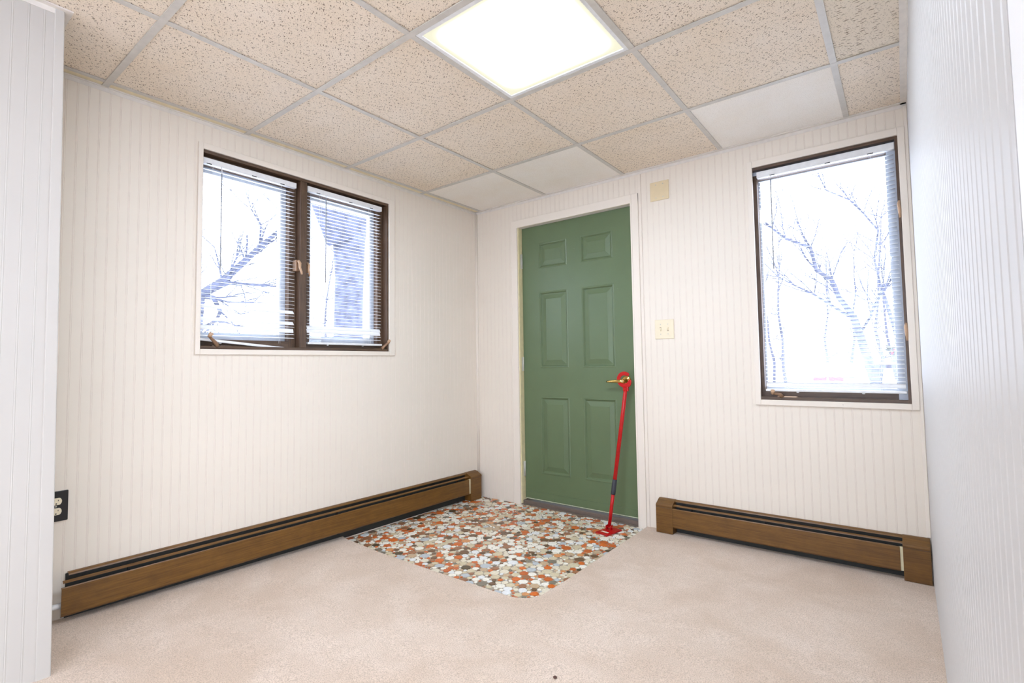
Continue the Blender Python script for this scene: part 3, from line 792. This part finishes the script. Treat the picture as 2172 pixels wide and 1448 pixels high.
def twigs(mb, p, d, L, r, depth, rnd):
    if depth == 0 or L < .08: return
    pts = [p]; q = p
    dd_ = d.copy()
    for i in range(3):
        dd_ = (dd_+Vector((rnd.uniform(-.28, .28), rnd.uniform(-.28, .28), rnd.uniform(-.15, .25)))).normalized()
        q = q+dd_*(L/3); pts.append(q)
    mb.tube(pts, [r, r*.85, r*.7, r*.5], 5, cap=False)
    for k in range(rnd.choice((2, 3))):
        s = pts[rnd.choice((1, 2, 3))]
        nd = (dd_+Vector((rnd.uniform(-1, 1), rnd.uniform(-1, 1), rnd.uniform(-.5, .8)))*.8).normalized()
        twigs(mb, s, nd, L*rnd.uniform(.5, .75), r*.55, depth-1, rnd)
def limb_tree(name, label, trunk, rads, limbs, seed, base):
    rnd = random.Random(seed)
    e = empty(name, base); tag(e, label, 'tree')
    def rel_(p): return tuple(Vector(p)-Vector(base))
    tk = MB().tube([rel_(p) for p in trunk], rads, 12).build('trunk', M['bark'], e)
    tw = MB()
    for pts, r0, r1 in limbs:
        k = len(pts); jit = [Vector(p)+Vector((rnd.uniform(-.05, .05) if i else 0,)*3) for i, p in enumerate(pts)]
        MB().tube([rel_(p) for p in jit], [r0+(r1-r0)*i/(k-1) for i in range(k)], 8).build('branch', M['bark'], tk)
        for i in range(1, k):
            for _ in range(3):
                dv = (jit[i]-jit[i-1]).normalized()
                nd = (dv+Vector((rnd.uniform(-1, 1), rnd.uniform(-1, 1), rnd.uniform(-.4, 1)))*.9).normalized()
                twigs(tw, Vector(rel_(jit[i])), nd, rnd.uniform(.4, .8), max(.009, r1*.8), 3, rnd)
    if tw.v: tw.build('twigs', M['bark'], tk)['kind'] = 'stuff'
    return e
# big trunk outside the left window
bt = [(-4.2, 1.75, GZ), (-4.2, 1.73, .6), (-4.2, 1.73, 1.7), (-4.2, 1.75, 2.4), (-4.2, 1.74, 3.0), (-4.2, 1.72, 3.6), (-4.3, 1.8, 5.2)]
limb_tree('big_tree', 'massive rough tree trunk right outside the left window', bt, [.32, .25, .22, .22, .25, .33, .22],
          [([(-4.2, 1.62, 3.0), (-4.2, 1.36, 3.55), (-4.25, 1.05, 4.1), (-4.3, .7, 4.9)], .26, .12)], 3, (-4.2, 1.75, GZ))
limb_tree('bare_tree', 'bare spreading tree seen through the left pane', [(-6.1, .1, GZ), (-6.05, .15, .8), (-6, .2, 1.6), (-6, .24, 2.15)], [.13, .11, .10, .09],
          [([(-6, .24, 2.15), (-6, .57, 2.42), (-6, .91, 2.79), (-6, 1.2, 3.12), (-6, 1.58, 3.51), (-6, 1.9, 3.8)], .075, .022),
           ([(-6, .24, 2.15), (-6, .62, 2.37), (-6, .91, 2.45), (-6, 1.24, 2.46), (-6, 1.59, 2.47)], .045, .012),
           ([(-6, .24, 2.18), (-6, .41, 2.11), (-6, .61, 1.97), (-6, .53, 1.81), (-6, .35, 1.70)], .05, .02),
           ([(-6, 1.2, 3.12), (-6, 1.17, 3.46), (-6, 1.08, 3.75)], .025, .01), ([(-6, 1.29, 3.16), (-6, 1.46, 3.27), (-6, 1.68, 3.2)], .022, .01),
           ([(-6, .24, 2.15), (-6, -.1, 2.6), (-6, -.2, 3.3), (-6, 0, 4.0)], .06, .015)], 5, (-6.1, .1, GZ))
limb_tree('bare_tree', 'bare leaning tree with forked branches seen through the tall window', [(2.55, 6.1, GZ), (2.46, 6, .2), (2.34, 6, .67), (2.27, 6, 1.01), (2.19, 6, 1.36), (2.11, 6, 1.68)], [.075, .07, .065, .062, .056, .05],
          [([(2.11, 6, 1.68), (1.98, 6, 1.98), (1.82, 6, 2.19), (1.72, 6, 2.43), (1.59, 6, 2.75), (1.33, 6, 2.99), (1.13, 6, 3.17), (.8, 6, 3.4)], .042, .013),
           ([(2.07, 6, 1.66), (1.86, 6, 1.86), (1.59, 6, 2.0), (1.33, 6, 2.17), (1.12, 6, 2.33)], .024, .009),
           ([(2.2, 6, 1.42), (2.3, 6, 1.63), (2.41, 6, 1.84), (2.47, 6, 1.99), (2.62, 6, 2.13)], .02, .008)], 8, (2.55, 6.1, GZ))
limb_tree('bare_tree', 'slender bare tree at the right edge of the tall window', [(2.768, 8.672, GZ), (2.706, 8.672, 0.496), (2.582, 8.548, 1.488), (2.470, 8.424, 2.059), (2.396, 8.424, 2.381)], [.045, .04, .034, .028, .024],
          [([(2.396, 8.424, 2.381), (2.359, 8.300, 2.852), (2.396, 8.176, 3.311), (2.197, 8.176, 3.658), (1.974, 8.176, 3.944), (1.689, 8.176, 4.254), (1.590, 8.176, 4.526), (1.466, 8.176, 5.084)], .02, .008)], 13, (2.768, 8.672, GZ))
# pale woods far away: a few kinds, copied
def far_tree(seed):
    rnd = random.Random(seed); mb = MB()
    p = Vector((0, 0, 0)); pts = [p]
    for i in range(6): p = p+Vector((rnd.uniform(-.25, .25), rnd.uniform(-.25, .25), 1.5)); pts.append(p)
    mb.tube(pts, [.11, .10, .08, .065, .05, .035, .02], 7)
    for i in range(1, 7):
        for _ in range(3):
            nd = Vector((rnd.uniform(-1, 1), rnd.uniform(-1, 1), rnd.uniform(.3, 1.1))).normalized()
            twigs(mb, pts[i], nd, rnd.uniform(.8, 1.3), .03, 3, rnd)
    return mb.mesh('far_tree', M['bark_far'])
fts = [far_tree(20+i) for i in range(4)]
rnd = random.Random(99)
spots = [(-6.5, 30), (-2.2, 27), (1.6, 31), (-4.4, 36), (-.2, 37), (3.6, 36), (-8.5, 38), (-6.3, 22), (4.2, 24), (-10.5, 30), (-2.0, 43), (2.2, 44)]
spots += [(-20, 2), (-24, 7), (-20, 11.5), (-27, 14), (-28, 1)]
for k, (tx, ty) in enumerate(spots):
    o = link('far_tree', fts[k % 4]); far_w = k < 12
    o.location = (tx, ty, GZ)
    s_ = rnd.uniform(.8, 1.1); o.scale = (s_, s_, s_); o.rotation_euler = (0, 0, rnd.uniform(0, 6.28))
    tag(o, 'bare pale tree of the woods far behind the tall window' if far_w else 'bare pale tree of the woods far behind the left window', 'tree', 'woods behind the tall window' if far_w else 'woods behind the left window')
# white car seen from behind
car = empty('parked_car', (.75, 16, GZ)); tag(car, 'white car with red tail lamps parked in the snow', 'car')
bodyp = [(-2.1, .28), (2.1, .28), (2.15, .62), (2.0, .86), (1.0, .95), (-1.7, .98), (-2.15, .85), (-2.2, .5)]
MB().prism([(y, z) for y, z in bodyp], -.82, .82, 'x').build('body', M['car'], car, .05).location = (0, 2.2, 0)
MB().add([(-.74, .25, .95), (.74, .25, .95), (.74, 3.0, .95), (-.74, 3.0, .95), (-.52, .75, 1.42), (.52, .75, 1.42), (.52, 2.2, 1.42), (-.52, 2.2, 1.42)],
         [(0, 1, 2, 3), (4, 5, 6, 7), (0, 1, 5, 4), (1, 2, 6, 5), (2, 3, 7, 6), (3, 0, 4, 7)]).build('cabin', M['car'], car, .06)
MB().add([(-.60, .33, 1.02), (.60, .33, 1.02), (.48, .66, 1.34), (-.48, .66, 1.34), (-.60, .35, 1.0), (.60, .35, 1.0), (.48, .69, 1.32), (-.48, .69, 1.32)],
         [(0, 1, 2, 3), (4, 5, 6, 7), (0, 1, 5, 4), (1, 2, 6, 5), (2, 3, 7, 6), (3, 0, 4, 7)]).build('rear_window', M['car'], car)
for a, b in ((-.40, -.03), (.03, .42)): MB().box(a, b, -.02, .04, .86, .97).build('tail_lamp', M['tail'], car, .01)
for x in (-.72, .72):
    for y in (.8, 3.5): MB().lathe([(.32, -.1), (.33, 0), (.32, .1)], (x, y, .33), 'x', 16).build('wheel', M['tyre'], car)
# planter with red flowers on a snowy rail
rail = empty('deck_rail', (2.75, 4.0, GZ)); tag(rail, 'snowy deck rail outside the tall window', 'railing')
for x in (-.33, .55): MB().box(x-.04, x+.04, -.04, .04, 0, 1.45).build('post', M['bark_far'], rail)
MB().box(-.34, .75, -.06, .06, 1.42, 1.46).build('rail', M['bark_far'], rail)
MB().box(-.335, .75, -.055, .055, 1.46, 1.495).build('snow_cap', M['snow'], rail, .015)
pot = empty('flower_pot', (2.600, 4.0, GZ+1.495)); tag(pot, 'small grey-green pot of dark red flowers on the snowy rail', 'flower pot')
MB().lathe([(.022, 0), (.030, .05), (.033, .055), (.033, .062)], (0, 0, 0), 'z', 16).build('pot_body', M['pot'], pot)
fl = MB(); lf = MB(); rnd = random.Random(4)
for k in range(16):
    x, y, z = rnd.uniform(-.035, .035), rnd.uniform(-.03, .03), rnd.uniform(.075, .14)
    fl.lathe([(.002, -.008), (.011, -.003), (.010, .004), (.003, .008)], (x, y, z), 'z', 7)
for k in range(34):
    a = rnd.uniform(0, 6.28); q = Vector((.02*math.cos(a), .02*math.sin(a), .06)); t_ = Vector((rnd.uniform(-.11, .06), rnd.uniform(-.07, .07), rnd.uniform(.13, .22)))
    lf.tube([q, (q+t_)/2+Vector((0, 0, .03)), t_], [.002, .006, .001], 4)
fl.build('flowers', M['flower'], pot)['kind'] = 'stuff'; lf.build('leaves', M['leaf'], pot)['kind'] = 'stuff'
